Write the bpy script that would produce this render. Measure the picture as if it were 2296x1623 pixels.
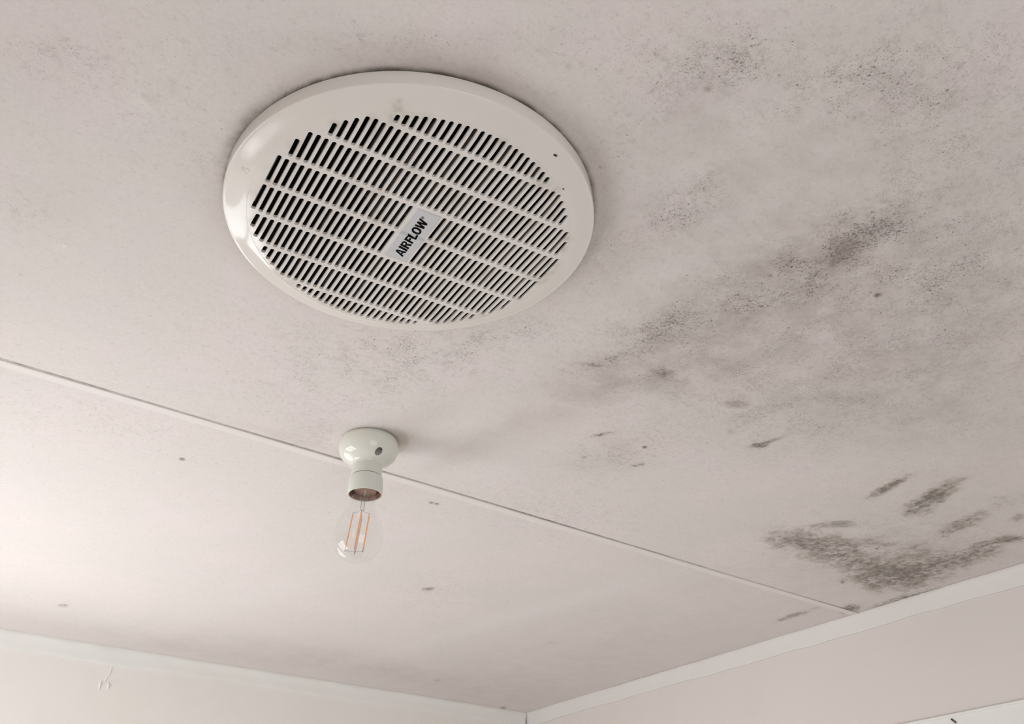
import bpy, bmesh, math, random
import numpy as np
from mathutils import Vector, Matrix
from mathutils.geometry import delaunay_2d_cdt

random.seed(7)
sc = bpy.context.scene
for o in list(bpy.data.objects):
    bpy.data.objects.remove(o)

# ------------------------------------------------------------------ camera
CEIL = 2.40                      # ceiling height
CAM_Z = CEIL - 0.5555
F_PX, PITCH, ROLL, YAW_ROOM = 2099.14, 0.569107, -0.011896, 0.652327
cam_data = bpy.data.cameras.new('camera')
cam = bpy.data.objects.new('camera', cam_data)
sc.collection.objects.link(cam)
cam_data.sensor_width = 36.0
cam_data.sensor_fit = 'HORIZONTAL'
cam_data.lens = F_PX / 2296 * 36.0
cam_data.clip_start = 0.02
fw = Vector((0, math.cos(PITCH), math.sin(PITCH)))
rt0 = Vector((1, 0, 0))
up0 = rt0.cross(fw)
rt = math.cos(ROLL) * rt0 + math.sin(ROLL) * up0
up = -math.sin(ROLL) * rt0 + math.cos(ROLL) * up0
basis = Matrix((rt, up, -fw)).transposed()
basis = Matrix.Rotation(-YAW_ROOM, 3, 'Z') @ basis
cam.matrix_world = Matrix.Translation((0, 0, CAM_Z)) @ basis.to_4x4()
sc.camera = cam

# ------------------------------------------------------------------ world, daylight, exposure
sc.view_settings.view_transform = 'Standard'
sc.view_settings.look = 'None'
sc.view_settings.gamma = 1.0
sc.view_settings.use_curve_mapping = False
sc.view_settings.exposure = 0.13
world = bpy.data.worlds.new('world')
sc.world = world
world.use_nodes = True
world.node_tree.nodes['Background'].inputs[0].default_value = (0.85, 0.92, 1.0, 1)
world.node_tree.nodes['Background'].inputs[1].default_value = 1.0

# room: X towards the right wall, Y towards the far (left in the picture) wall
X0, X1, Y0, Y1 = -0.45, 1.6135, -1.10, 2.0621

def area_light(name, loc, target, sx, sy, power, color):
    d = bpy.data.lights.new(name, 'AREA')
    d.shape = 'RECTANGLE'
    d.size, d.size_y = sx, sy
    d.energy = power
    d.color = color
    o = bpy.data.objects.new(name, d)
    sc.collection.objects.link(o)
    o.location = loc
    v = Vector(target) - Vector(loc)
    o.rotation_euler = v.to_track_quat('-Z', 'Y').to_euler()
    return o
# daylight through the two frosted windows, and added fill from an opening behind
WIN_F = dict(x=(-0.10, 0.46), z=(1.36, 2.05))     # in the far wall, just below and left of the view
WIN_A = dict(y=(1.10, 1.98), z=(0.95, 2.02))      # in the side wall at X0
FILL_B = dict(x=(-0.38, 0.62), z=(0.40, 2.15))     # added opening behind the camera, placed to fill light from that side
def window_light(name, axis, plane, sgn, ar, zr, power, color):
    m, z = (ar[0] + ar[1]) / 2, (zr[0] + zr[1]) / 2
    loc = (plane - sgn * 0.03, m, z) if axis == 'y' else (m, plane - sgn * 0.03, z)
    tgt = (plane + sgn, m, z) if axis == 'y' else (m, plane + sgn, z)
    area_light(name, loc, tgt, ar[1] - ar[0] - 0.02, zr[1] - zr[0] - 0.02, power, color)
window_light('daylight_far', 'x', Y1, -1, WIN_F['x'], WIN_F['z'], 4.2, (1.0, 0.985, 0.975))  # far
window_light('daylight_side', 'y', X0, 1, WIN_A['y'], WIN_A['z'], 13.8, (1.0, 0.98, 0.965))  # side
window_light('fill_back', 'x', Y0, 1, FILL_B['x'], FILL_B['z'], 9.0, (1.0, 0.98, 0.965))  # back

# ------------------------------------------------------------------ helpers
def link(o, parent=None):
    sc.collection.objects.link(o)
    if parent is not None:
        o.parent = parent
    return o

def smooth(me, angle=None):
    for p in me.polygons:
        p.use_smooth = True
    if angle is not None:
        me.set_sharp_from_angle(angle=math.radians(angle))

def obj(name, bm, mat, parent=None, sm=None):
    me = bpy.data.meshes.new(name)
    bm.normal_update()
    bm.to_mesh(me)
    bm.free()
    me.materials.append(mat)
    if sm is not None:
        smooth(me, sm)
    return link(bpy.data.objects.new(name, me), parent)

def tag(o, label, cat, group=None):
    o['label'] = label
    o['category'] = cat
    if group:
        o['group'] = group
    return o

def struct(o):
    o['kind'] = 'structure'
    return o

def thing(name, label, cat, loc, rz=0.0):
    e = bpy.data.objects.new(name, None)
    e.empty_display_size = 0.05
    e.location = loc
    e.rotation_euler = (0, 0, rz)
    link(e)
    return tag(e, label, cat)

def lathe(bm, prof, n=96, close=False, center=(0, 0)):
    rings = []
    for r, z in prof:
        if r < 1e-7:
            rings.append([bm.verts.new((center[0], center[1], z))])
        else:
            rings.append([bm.verts.new((center[0] + r * math.cos(2 * math.pi * k / n), center[1] + r * math.sin(2 * math.pi * k / n), z)) for k in range(n)])
    seq = list(zip(rings, rings[1:]))
    if close:
        seq.append((rings[-1], rings[0]))
    for a, b in seq:
        for k in range(n):
            k2 = (k + 1) % n
            if len(a) == 1 and len(b) == 1:
                continue
            if len(a) == 1:
                bm.faces.new((a[0], b[k2], b[k]))
            elif len(b) == 1:
                bm.faces.new((a[k], a[k2], b[0]))
            else:
                bm.faces.new((a[k], a[k2], b[k2], b[k]))
    return bm

def box(bm, lo, hi, bevel=0.0):
    r = bmesh.ops.create_cube(bm, size=1.0)
    vs = r['verts']
    for v in vs:
        v.co = Vector([lo[i] + (v.co[i] + 0.5) * (hi[i] - lo[i]) for i in range(3)])
    if bevel > 0:
        es = list({e for v in vs for e in v.link_edges})
        bmesh.ops.bevel(bm, geom=es, offset=bevel, segments=3, profile=0.5, affect='EDGES', clamp_overlap=True)
    return bm

def tube(bm, pts, r, n=12, cap=True):
    pts = [Vector(p) for p in pts]
    rings = []
    ref = None
    for i, p in enumerate(pts):
        t = (pts[min(i + 1, len(pts) - 1)] - pts[max(i - 1, 0)]).normalized()
        if ref is None:
            ref = t.orthogonal().normalized()
        ref = (ref - t * ref.dot(t)).normalized()
        b = t.cross(ref)
        rr = r[i] if isinstance(r, (list, tuple)) else r
        rings.append([bm.verts.new(p + rr * (math.cos(2 * math.pi * k / n) * ref + math.sin(2 * math.pi * k / n) * b)) for k in range(n)])
    for a, b in zip(rings, rings[1:]):
        for k in range(n):
            bm.faces.new((a[k], a[(k + 1) % n], b[(k + 1) % n], b[k]))
    if cap:
        bm.faces.new(list(reversed(rings[0])))
        bm.faces.new(rings[-1])
    return bm

# ------------------------------------------------------------------ materials
class NT:
    def __init__(self, name):
        self.m = bpy.data.materials.new(name)
        self.m.use_nodes = True
        self.t = self.m.node_tree
        self.bsdf = self.t.nodes['Principled BSDF']
        self.out = self.t.nodes['Material Output']
    def n(self, typ, **kw):
        nd = self.t.nodes.new(typ)
        for k, v in kw.items():
            setattr(nd, k, v)
        return nd
    def l(self, a, b):
        self.t.links.new(a, b)
    def val(self, nd, i, v):
        if hasattr(v, 'bl_idname') or isinstance(v, bpy.types.NodeSocket):
            self.l(v, nd.inputs[i])
        else:
            nd.inputs[i].default_value = v
    def math(self, op, a, b=0.0, c=None, clamp=False):
        nd = self.n('ShaderNodeMath', operation=op, use_clamp=clamp)
        self.val(nd, 0, a); self.val(nd, 1, b)
        if c is not None:
            self.val(nd, 2, c)
        return nd.outputs[0]
    def noise(self, vec, scale, detail=2.0, rough=0.5, dist=0.0):
        nd = self.n('ShaderNodeTexNoise')
        self.l(vec, nd.inputs['Vector'])
        nd.inputs['Scale'].default_value = scale
        nd.inputs['Detail'].default_value = detail
        nd.inputs['Roughness'].default_value = rough
        nd.inputs['Distortion'].default_value = dist
        return nd.outputs['Fac']
    def step(self, v, a, b, lo=0.0, hi=1.0):
        nd = self.n('ShaderNodeMapRange', interpolation_type='SMOOTHSTEP')
        self.val(nd, 0, v)
        nd.inputs[1].default_value = a; nd.inputs[2].default_value = b
        nd.inputs[3].default_value = lo; nd.inputs[4].default_value = hi
        return nd.outputs[0]
    def mix(self, f, a, b, mode='MIX'):
        nd = self.n('ShaderNodeMix', data_type='RGBA', blend_type=mode)
        self.val(nd, 0, f)
        for i, v in ((6, a), (7, b)):
            if isinstance(v, bpy.types.NodeSocket):
                self.l(v, nd.inputs[i])
            else:
                nd.inputs[i].default_value = (*v, 1)
        return nd.outputs[2]
    def coord(self, scale=(1, 1, 1), rot=(0, 0, 0), loc=(0, 0, 0)):
        tc = self.n('ShaderNodeTexCoord')
        mp = self.n('ShaderNodeMapping')
        self.l(tc.outputs['Object'], mp.inputs['Vector'])
        mp.inputs['Scale'].default_value = scale
        mp.inputs['Rotation'].default_value = rot
        mp.inputs['Location'].default_value = loc
        return mp.outputs[0]
    def bump(self, h, strength=0.2, dist=0.001):
        nd = self.n('ShaderNodeBump')
        nd.inputs['Strength'].default_value = strength
        nd.inputs['Distance'].default_value = dist
        self.l(h, nd.inputs['Height'])
        self.l(nd.outputs[0], self.bsdf.inputs['Normal'])

def simple(name, col, rough=0.5, spec=0.5, metal=0.0, var=0.0, vscale=20.0, bump=0.0):
    t = NT(name)
    co = t.coord()
    if var > 0:
        f = t.noise(co, vscale, 4, 0.6)
        t.l(t.mix(f, tuple(c * (1 - var) for c in col), tuple(min(1, c * (1 + var)) for c in col)), t.bsdf.inputs['Base Color'])
    else:
        t.bsdf.inputs['Base Color'].default_value = (*col, 1)
    t.bsdf.inputs['Roughness'].default_value = rough
    t.bsdf.inputs['Specular IOR Level'].default_value = spec
    t.bsdf.inputs['Metallic'].default_value = metal
    if bump > 0:
        t.bump(t.noise(co, vscale * 6, 3), bump, 0.0008)
    return t.m

PAINT = (0.770, 0.720, 0.700)

def ceiling_material():
    t = NT('mildewed_ceiling_paint')
    co = t.coord()
    a = t.n('ShaderNodeAttribute', attribute_name='stain')
    sep = t.n('ShaderNodeSeparateColor')
    t.l(a.outputs['Color'], sep.inputs[0])
    speck, smudge, blot = sep.outputs[0], sep.outputs[1], sep.outputs[2]
    clean = a.outputs['Alpha']
    a2 = t.n('ShaderNodeAttribute', attribute_name='grime')
    sep2 = t.n('ShaderNodeSeparateColor')
    t.l(a2.outputs['Color'], sep2.inputs[0])
    halo, edge, tan = sep2.outputs[0], sep2.outputs[1], sep2.outputs[2]
    # paint with faint pink / green / yellow mottling
    n0 = t.noise(co, 5.0, 3, 0.55)
    n1 = t.noise(t.coord(loc=(3.1, 1.7, 0)), 14.0, 3, 0.6)
    col = t.mix(t.step(n0, 0.35, 0.65), tuple(c * k for c, k in zip(PAINT, (0.975, 0.985, 0.985))), tuple(c * k for c, k in zip(PAINT, (1.02, 1.005, 1.01))))
    col = t.mix(t.step(n1, 0.4, 0.62, 0, 0.35), col, (0.755, 0.718, 0.67))
    col = t.mix(t.step(t.noise(t.coord(loc=(9, 4, 0)), 11.0, 3, 0.6), 0.5, 0.7, 0, 0.22), col, (0.77, 0.695, 0.695))
    # wiped lighter streaks
    col = t.mix(t.math('MULTIPLY', clean, 0.45, clamp=True), col, (0.81, 0.79, 0.78))
    # soft grey film
    n2 = t.noise(co, 24.0, 5, 0.62)
    sm = t.math('MULTIPLY', smudge, t.step(n2, 0.28, 0.72, 0.45, 1.2), clamp=True)
    col = t.mix(t.math('MULTIPLY', sm, 0.75, clamp=True), col, (0.40, 0.352, 0.325))
    # tan halo left by the fan's draught
    n3 = t.noise(t.coord(loc=(1, 8, 0)), 16.0, 4, 0.6)
    h = t.math('MULTIPLY', halo, t.step(n3, 0.2, 0.8, 0.5, 1.2), clamp=True)
    col = t.mix(t.math('MULTIPLY', h, 0.75, clamp=True), col, (0.43, 0.36, 0.31))
    # mildew specks: fine dots whose density follows the stain map
    cs = t.coord(scale=(1.0, 0.9, 1.0), rot=(0, 0, 0.5))
    clump = t.noise(co, 28.0, 4, 0.65)
    dens = t.math('MULTIPLY_ADD', speck, t.step(clump, 0.30, 0.68, 0.30, 1.25), 0.07)
    fine = t.noise(cs, 400.0, 3, 0.65, 0.4)
    v = t.math('MULTIPLY_ADD', dens, 0.21, fine)
    m1 = t.step(v, 0.70, 0.84)
    fine2 = t.noise(t.coord(loc=(5, 5, 0)), 700.0, 2, 0.5)
    m2 = t.step(t.math('MULTIPLY_ADD', dens, 0.22, fine2), 0.70, 0.80)
    col = t.mix(t.math('MULTIPLY', m2, 0.55), col, (0.30, 0.25, 0.24))
    col = t.mix(t.math('MULTIPLY', m1, 0.85), col, (0.13, 0.115, 0.105))
    mid = t.noise(t.coord(loc=(2, 6, 0)), 150.0, 5, 0.7, 0.2)
    m3 = t.step(t.math('MULTIPLY_ADD', dens, 0.20, mid), 0.55, 0.80)
    col = t.mix(t.math('MULTIPLY', m3, 0.30), col, (0.33, 0.285, 0.265))
    # mid-scale blotching of the film, grey-brown
    md_ = t.noise(t.coord(loc=(1, 4, 0)), 60.0, 5, 0.7, 0.3)
    col = t.mix(t.math('MULTIPLY', t.step(md_, 0.46, 0.72), t.math('MULTIPLY_ADD', speck, 0.30, 0.05), clamp=True), col, (0.36, 0.315, 0.285))
    # all-over grain of the old paint
    gr = t.noise(t.coord(loc=(7, 3, 0)), 260.0, 4, 0.7)
    col = t.mix(t.step(gr, 0.28, 0.72, 0.10, 0.0), col, (0.35, 0.31, 0.295))
    # heavy blotches
    nb = t.noise(t.coord(scale=(1, 1, 1)), 34.0, 8, 0.72, 0.15)
    vb = t.math('MULTIPLY_ADD', blot, 0.34, t.math('MULTIPLY_ADD', nb, 1.7, -0.37))
    mb = t.math('MULTIPLY', t.step(vb, 0.50, 0.92), t.step(blot, 0.02, 0.45))
    nc = t.noise(t.coord(loc=(4, 2, 0)), 22.0, 3, 0.6)
    bcol = t.mix(t.step(nc, 0.38, 0.62), (0.27, 0.232, 0.172), (0.265, 0.225, 0.205))
    col = t.mix(t.math('MULTIPLY', blot, 0.22, clamp=True), col, (0.45, 0.40, 0.34))
    col = t.mix(t.math('MULTIPLY', mb, 0.66), col, bcol)
    vb2 = t.math('MULTIPLY_ADD', blot, 0.34, t.noise(t.coord(scale=(1, 0.8, 1)), 105.0, 5, 0.7, 0.3))
    mb2 = t.math('MULTIPLY', t.step(vb2, 0.70, 0.88), t.step(blot, 0.03, 0.25))
    col = t.mix(t.math('MULTIPLY', mb2, 0.60), col, (0.10, 0.082, 0.068))
    col = t.mix(t.math('MULTIPLY', tan, 0.6, clamp=True), col, (0.42, 0.33, 0.235))
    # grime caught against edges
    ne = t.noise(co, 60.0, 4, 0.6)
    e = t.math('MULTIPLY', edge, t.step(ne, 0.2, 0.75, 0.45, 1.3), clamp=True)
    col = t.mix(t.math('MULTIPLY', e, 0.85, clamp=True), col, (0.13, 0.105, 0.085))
    t.l(col, t.bsdf.inputs['Base Color'])
    t.bsdf.inputs['Roughness'].default_value = 0.62
    t.bsdf.inputs['Specular IOR Level'].default_value = 0.3
    hb = t.math('MULTIPLY_ADD', t.noise(co, 110.0, 3), 0.6, t.noise(co, 18.0, 2))
    t.bump(hb, 0.22, 0.0012)
    return t.m

def wall_material(name, col, v=0.03):
    t = NT(name)
    co = t.coord()
    c = t.mix(t.noise(co, 3.5, 4, 0.6), tuple(x * (1 - v) for x in col), tuple(x * (1 + v) for x in col))
    c = t.mix(t.step(t.noise(t.coord(loc=(3, 3, 3)), 9.0, 3), 0.5, 0.7, 0, 0.3), c, (col[0] * .98, col[1] * .99, col[2] * .93))
    t.l(c, t.bsdf.inputs['Base Color'])
    t.bsdf.inputs['Roughness'].default_value = 0.55
    t.bsdf.inputs['Specular IOR Level'].default_value = 0.3
    t.bump(t.noise(co, 60.0, 4), 0.15, 0.001)
    return t.m

def plastic_material(name, col, rough, stains=False):
    t = NT(name)
    co = t.coord()
    c = t.mix(t.noise(co, 12.0, 3), tuple(x * .985 for x in col), tuple(x * 1.015 for x in col))
    if stains:
        a = t.n('ShaderNodeAttribute', attribute_name='dirt')
        d = t.math('MULTIPLY', a.outputs['Fac'], t.step(t.noise(co, 130.0, 4, 0.7), 0.25, 0.8, 0.3, 1.3), clamp=True)
        c = t.mix(t.math('MULTIPLY', d, 0.8, clamp=True), c, (0.34, 0.26, 0.20))
        fl = t.noise(co, 420.0, 2, 0.6)
        c = t.mix(t.math('MULTIPLY', t.step(t.math('MULTIPLY_ADD', a.outputs['Fac'], 0.12, fl), 0.77, 0.85), 0.6), c, (0.16, 0.12, 0.10))
    t.l(c, t.bsdf.inputs['Base Color'])
    t.bsdf.inputs['Roughness'].default_value = rough
    t.bsdf.inputs['Specular IOR Level'].default_value = 0.5
    return t.m

def dusty_dark():
    t = NT('dusty_dark_plastic')
    co = t.coord()
    c = t.mix(t.step(t.noise(co, 260.0, 5, 0.75), 0.50, 0.75), (0.012, 0.012, 0.011), (0.11, 0.10, 0.095))
    t.l(c, t.bsdf.inputs['Base Color'])
    t.bsdf.inputs['Roughness'].default_value = 0.9
    return t.m

def glass_material():
    t = NT('clear_bulb_glass')
    tr = t.n('ShaderNodeBsdfTransparent')
    tr.inputs[0].default_value = (0.975, 0.98, 0.975, 1)
    gl = t.n('ShaderNodeBsdfGlossy')
    gl.inputs['Roughness'].default_value = 0.02
    gl.inputs['Color'].default_value = (1, 1, 1, 1)
    fr = t.n('ShaderNodeLayerWeight')
    fr.inputs['Blend'].default_value = 0.5
    fz = t.math('MULTIPLY_ADD', t.math('POWER', fr.outputs['Facing'], 4.5), 0.55, 0.045, clamp=True)
    mx = t.n('ShaderNodeMixShader')
    t.l(fz, mx.inputs[0])
    t.l(tr.outputs[0], mx.inputs[1]); t.l(gl.outputs[0], mx.inputs[2])
    t.l(mx.outputs[0], t.out.inputs['Surface'])
    return t.m

M_ceil = ceiling_material()
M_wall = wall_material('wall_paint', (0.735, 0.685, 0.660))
M_wall_lit = wall_material('wall_paint_lit', (0.885, 0.862, 0.83), 0.015)  # far wall: light it lacks is put into a lighter albedo
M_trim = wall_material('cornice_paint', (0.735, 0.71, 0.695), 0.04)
M_trim_lit = wall_material('cornice_paint_lit', (0.84, 0.83, 0.81), 0.03)  # far cornice lightened with its wall, light put into the colour
M_strip = wall_material('cover_strip_paint', (0.770, 0.722, 0.703), 0.02)
M_lining = wall_material('white_lining', (0.83, 0.82, 0.80), 0.01)
M_floor = simple('vinyl_floor', (0.52, 0.48, 0.44), 0.4, 0.4, 0, 0.1, 6)
M_fan = plastic_material('cream_white_plastic', (0.77, 0.735, 0.69), 0.10, True)
M_grille = plastic_material('cream_white_plastic_grille', (0.77, 0.735, 0.695), 0.17, True)
M_badge = simple('grey_badge_plastic', (0.60, 0.605, 0.625), 0.25, 0.6)
M_ink = simple('black_ink', (0.004, 0.0035, 0.004), 0.7, 0.05)
M_ink2 = simple('faded_ink', (0.18, 0.13, 0.13), 0.5, 0.3)
M_dark = dusty_dark()
M_rib = simple('dusty_grey_rib', (0.30, 0.265, 0.24), 0.9, 0.2, 0, 0.35, 120)
M_porc = plastic_material('glazed_white_ceramic', (0.735, 0.735, 0.665), 0.08)
M_hold = plastic_material('matt_white_holder', (0.70, 0.715, 0.655), 0.38)
M_brass = simple('warm_brass', (0.33, 0.20, 0.16), 0.38, 0.5, 0.55)
M_glass = glass_material()
M_stem = glass_material(); M_stem.name = 'stem_glass'
M_wire = simple('support_wire', (0.45, 0.43, 0.41), 0.35, 0.5, 0.8)
def phosphor():
    t = NT('orange_phosphor')
    t.bsdf.inputs['Base Color'].default_value = (1.0, 0.52, 0.26, 1)
    t.bsdf.inputs['Roughness'].default_value = 0.5
    t.bsdf.inputs['Subsurface Weight'].default_value = 0.0
    return t.m
M_fil = phosphor()
M_seam = simple('brown_seam_dirt', (0.27, 0.22, 0.17), 0.8, 0.2)
M_hole_shade = simple('screw_recess_shade', (0.36, 0.35, 0.345), 0.6, 0.3)  # hole walls darker than the ceramic: recess shade put into the colour
M_bug = simple('brown_insect', (0.055, 0.03, 0.022), 0.5, 0.4)
M_bug2 = simple('brown_insect_wing', (0.20, 0.13, 0.07), 0.5, 0.4)
M_frost = simple('frosted_pane', (0.85, 0.88, 0.9), 0.6, 0.5)

# ------------------------------------------------------------------ stain map (metres on the ceiling: x, y, half length, half width, angle, strength)
SPECKS = [(0.43,0.259,0.1174,0.0649,149.5,0.3),(0.591,0.194,0.096,0.06,11.9,0.3),(0.463,0.724,0.1484,0.0615,132.9,0.3),(0.654,0.349,0.0506,0.0348,80.8,0.95),(0.663,0.376,0.0331,0.0182,-106.6,0.8),(0.661,0.32,0.0304,0.0266,95.6,0.4),(0.645,0.414,0.0535,0.0341,89.7,0.6),(0.631,0.488,0.077,0.0326,96.6,0.6),(0.607,0.56,0.0579,0.0259,95.3,0.75),(0.6,0.638,0.0349,0.0127,124.0,0.7),(0.748,0.412,0.2063,0.167,124.7,0.42),(0.747,0.289,0.1477,0.0815,19.3,0.35),(0.966,0.478,0.2133,0.1706,173.2,0.35),(0.396,0.285,0.0449,0.0338,105.6,0.5),(0.408,0.265,0.0214,0.0185,37.9,0.4),(0.491,0.246,0.0379,0.0331,120.9,0.35),(0.512,0.209,0.0561,0.0361,18.1,0.35),(0.552,0.154,0.0655,0.0393,13.0,0.25),(0.498,0.376,0.0266,0.0192,66.2,0.55),(0.501,0.439,0.0494,0.0243,109.4,0.4),(0.489,0.41,0.0406,0.0337,90.5,0.35),(0.763,0.789,0.0733,0.0498,90.7,0.55),(0.685,0.62,0.0754,0.049,126.2,0.45),(0.858,0.624,0.1335,0.1062,126.6,0.35),(0.496,0.647,0.1099,0.0246,129.3,0.5),(0.376,0.766,0.1428,0.0522,163.2,0.38),(0.017,0.555,0.0308,0.0188,127.5,0.5),(0.037,0.743,0.0284,0.0187,105.0,0.35),(0.489,0.511,0.0411,0.0254,45.8,0.5),(0.419,0.956,0.059,0.0426,73.8,0.4),(0.351,0.875,0.0775,0.0573,130.3,0.3),(0.447,0.83,0.062,0.0402,139.8,0.3),(0.21,1.066,0.124,0.0696,172.6,0.25),(0.83,0.98,0.1519,0.0848,179.6,0.3),(0.894,1.373,0.1242,0.0928,41.3,0.25),(0.145,0.589,0.0323,0.0206,78.9,0.3),(0.081,0.544,0.0763,0.0562,106.6,0.2),(0.208,0.399,0.08,0.0155,143.2,0.3),(0.309,0.329,0.0324,0.0236,147.4,0.2),(0.406,0.378,0.0498,0.0216,45.7,0.3),(1.361,0.775,0.2122,0.1805,154.6,0.5)]
SMUDGES = [(0.665,0.426,0.1313,0.0517,102.6,0.55),(0.656,0.356,0.0449,0.0267,94.0,0.4),(0.684,0.563,0.127,0.0451,116.1,0.35),(0.635,0.718,0.1458,0.0348,97.4,0.3),(0.607,0.91,0.119,0.0205,95.5,0.3),(0.406,0.298,0.046,0.0263,107.8,0.35),(0.523,0.216,0.0484,0.0274,135.9,0.15),(1.363,1.63,0.5629,0.2079,92.4,0.22),(1.456,1.919,0.2127,0.1456,-157.9,0.12),(0.634,0.422,0.2422,0.2072,27.7,0.5),(0.57,0.182,0.1057,0.0699,3.6,0.16),(0.631,0.636,0.0908,0.0558,120.3,0.3),(0.988,0.462,0.3163,0.1589,23.6,0.28),(0.534,0.399,0.1264,0.0956,26.1,0.12),(0.997,1.884,0.2902,0.0715,-177.4,0.35),(0.671,1.962,0.2409,0.0508,-177.1,0.25),(1.378,0.787,0.2327,0.1871,145.0,0.25),(0.859,0.331,0.1109,0.0978,57.6,0.35),(0.923,0.509,0.1667,0.1011,156.7,0.25),(0.767,0.794,0.0721,0.0456,96.7,0.3),(0.206,0.401,0.096,0.0136,143.3,0.25),(0.419,0.956,0.0488,0.0412,93.5,0.2),(0.403,0.997,0.0874,0.0113,-179.1,0.2),(0.673,0.629,0.1255,0.0294,134.3,0.3),(0.599,0.431,0.0286,0.0184,78.5,0.2),(1.438,0.744,0.1311,0.101,36.3,0.2),(1.645,0.967,0.291,0.0265,96.6,0.3),(0.047,0.722,0.0438,0.0294,113.0,0.12),(0.016,0.566,0.0419,0.0265,124.7,0.15)]
BLOTCHES = [(1.258,0.837,0.1054,0.0491,-178.6,0.8),(1.203,0.846,0.04,0.0271,159.9,0.5),(1.417,0.848,0.1083,0.0415,-178.4,0.6),(1.478,0.845,0.0961,0.0646,9.3,0.85),(1.469,0.857,0.0257,0.017,13.3,0.5),(1.491,0.769,0.0826,0.0543,85.1,0.8),(1.489,0.695,0.0512,0.0298,-125.7,0.7),(1.482,0.642,0.0294,0.0213,146.3,0.85),(1.317,0.778,0.0413,0.0269,162.6,0.5),(1.393,0.764,0.0571,0.0289,152.7,0.5),(1.15,0.636,0.0408,0.0119,-103.8,0.95),(1.231,0.618,0.0638,0.0215,-114.2,0.9),(1.246,0.642,0.0431,0.0248,40.9,0.7),(1.364,0.66,0.0632,0.022,-109.1,0.75),(1.208,0.761,0.043,0.0154,138.2,0.6),(0.902,0.662,0.0123,0.0089,138.1,1.1),(0.906,0.644,0.0285,0.0038,103.9,0.7),(0.798,0.604,0.0204,0.0127,143.0,0.5),(0.678,0.609,0.019,0.0106,176.9,0.75),(0.599,0.644,0.0209,0.0039,155.2,0.7),(0.72,0.758,0.0185,0.0044,122.3,0.9),(0.849,0.659,0.01,0.0074,24.2,0.5),(1.566,1.006,0.0284,0.0193,39.2,0.95),(1.594,0.914,0.0562,0.0183,91.9,0.8),(1.483,0.903,0.0622,0.0101,-168.0,0.65),(1.428,0.919,0.0123,0.0059,30.4,0.9),(1.511,1.088,0.0526,0.0127,89.0,0.7),(0.747,0.376,0.0038,0.0024,130.0,1.3),(0.664,0.358,0.0304,0.0141,-106.9,0.45),(0.666,0.373,0.0204,0.0066,-102.5,0.4),(0.817,0.795,0.0108,0.0067,121.6,0.9),(0.788,0.752,0.0038,0.0028,36.1,1.1),(0.743,0.819,0.0039,0.0029,43.1,1.1),(0.66,1.059,0.0047,0.0038,62.9,1.4),(0.669,1.058,0.0047,0.0038,62.0,1.2),(0.321,1.131,0.0035,0.0018,74.9,1.6),(0.634,0.419,0.003,0.002,26.1,0.8),(0.812,0.367,0.0044,0.0025,21.1,0.5),(0.796,0.332,0.0043,0.0027,12.6,0.5),(0.834,0.288,0.0043,0.0026,10.0,0.5),(0.984,0.355,0.0162,0.0079,-147.3,0.5),(0.798,0.418,0.0083,0.0051,142.7,0.6),(0.458,0.216,0.0014,0.0011,175.0,0.45),(0.414,0.268,0.0034,0.0016,21.0,0.35),(0.416,0.296,0.0035,0.0015,64.4,0.4),(0.388,0.311,0.0027,0.0021,156.3,0.35),(0.363,1.83,0.0147,0.0098,96.4,0.6),(0.855,1.371,0.0121,0.0086,110.7,0.8),(1.222,1.895,0.0176,0.0117,75.2,0.6),(1.518,2.043,0.0218,0.0098,63.0,0.6),(1.249,1.506,0.0149,0.0081,146.8,0.5),(0.318,0.343,0.0017,0.0016,-175.4,0.3),(0.406,0.405,0.0016,0.0014,20.3,0.5),(0.443,0.429,0.0023,0.0015,42.7,0.3),(1.33,0.562,0.0292,0.0228,170.4,0.5),(1.407,0.587,0.0202,0.0114,12.5,0.5)]
CLEAN = [(0.548,0.578,0.1791,0.0306,95.4,0.45),(0.537,0.412,0.1128,0.0231,93.8,0.35),(0.478,0.319,0.0842,0.0152,107.2,0.3),(1.065,1.444,0.3714,0.0344,100.8,0.9),(1.114,1.262,0.1384,0.0312,108.5,0.5),(0.635,1.556,0.3496,0.0405,104.1,0.5),(0.56,0.84,0.121,0.0245,93.2,0.6),(0.505,1.804,0.196,0.0917,119.7,0.3),(0.703,0.825,0.0406,0.025,130.1,0.4),(0.671,0.929,0.1204,0.0274,144.2,0.4),(1.066,0.61,0.1128,0.0356,125.2,0.4)]

def gauss(GX, GY, L, p=1.0):
    out = np.zeros_like(GX)
    for x, y, a, b, ang, s in L:
        a = max(a, 0.004); b = max(b, 0.004)
        t = math.radians(ang)
        dx, dy = GX - x, GY - y
        u = (dx * math.cos(t) + dy * math.sin(t)) / a
        v = (-dx * math.sin(t) + dy * math.cos(t)) / b
        g = s * np.exp(-0.9 * (u * u + v * v) ** p)
        out = 1 - (1 - np.clip(out, 0, 1)) * (1 - np.clip(g, 0, 1)) if s <= 1 else np.maximum(out, g)
    return out

FAN = (0.3110, 0.5501)
LAMP = (0.4925, 0.9436)
JOINT_Y = 1.0198
SLOT_ROT = math.radians(83.17) + 0.0045      # direction of the slots in the room
R_OUT, T_SIDE, R_GR, H_GR = 0.1598, 0.0145, 0.1361, 0.0238

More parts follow.
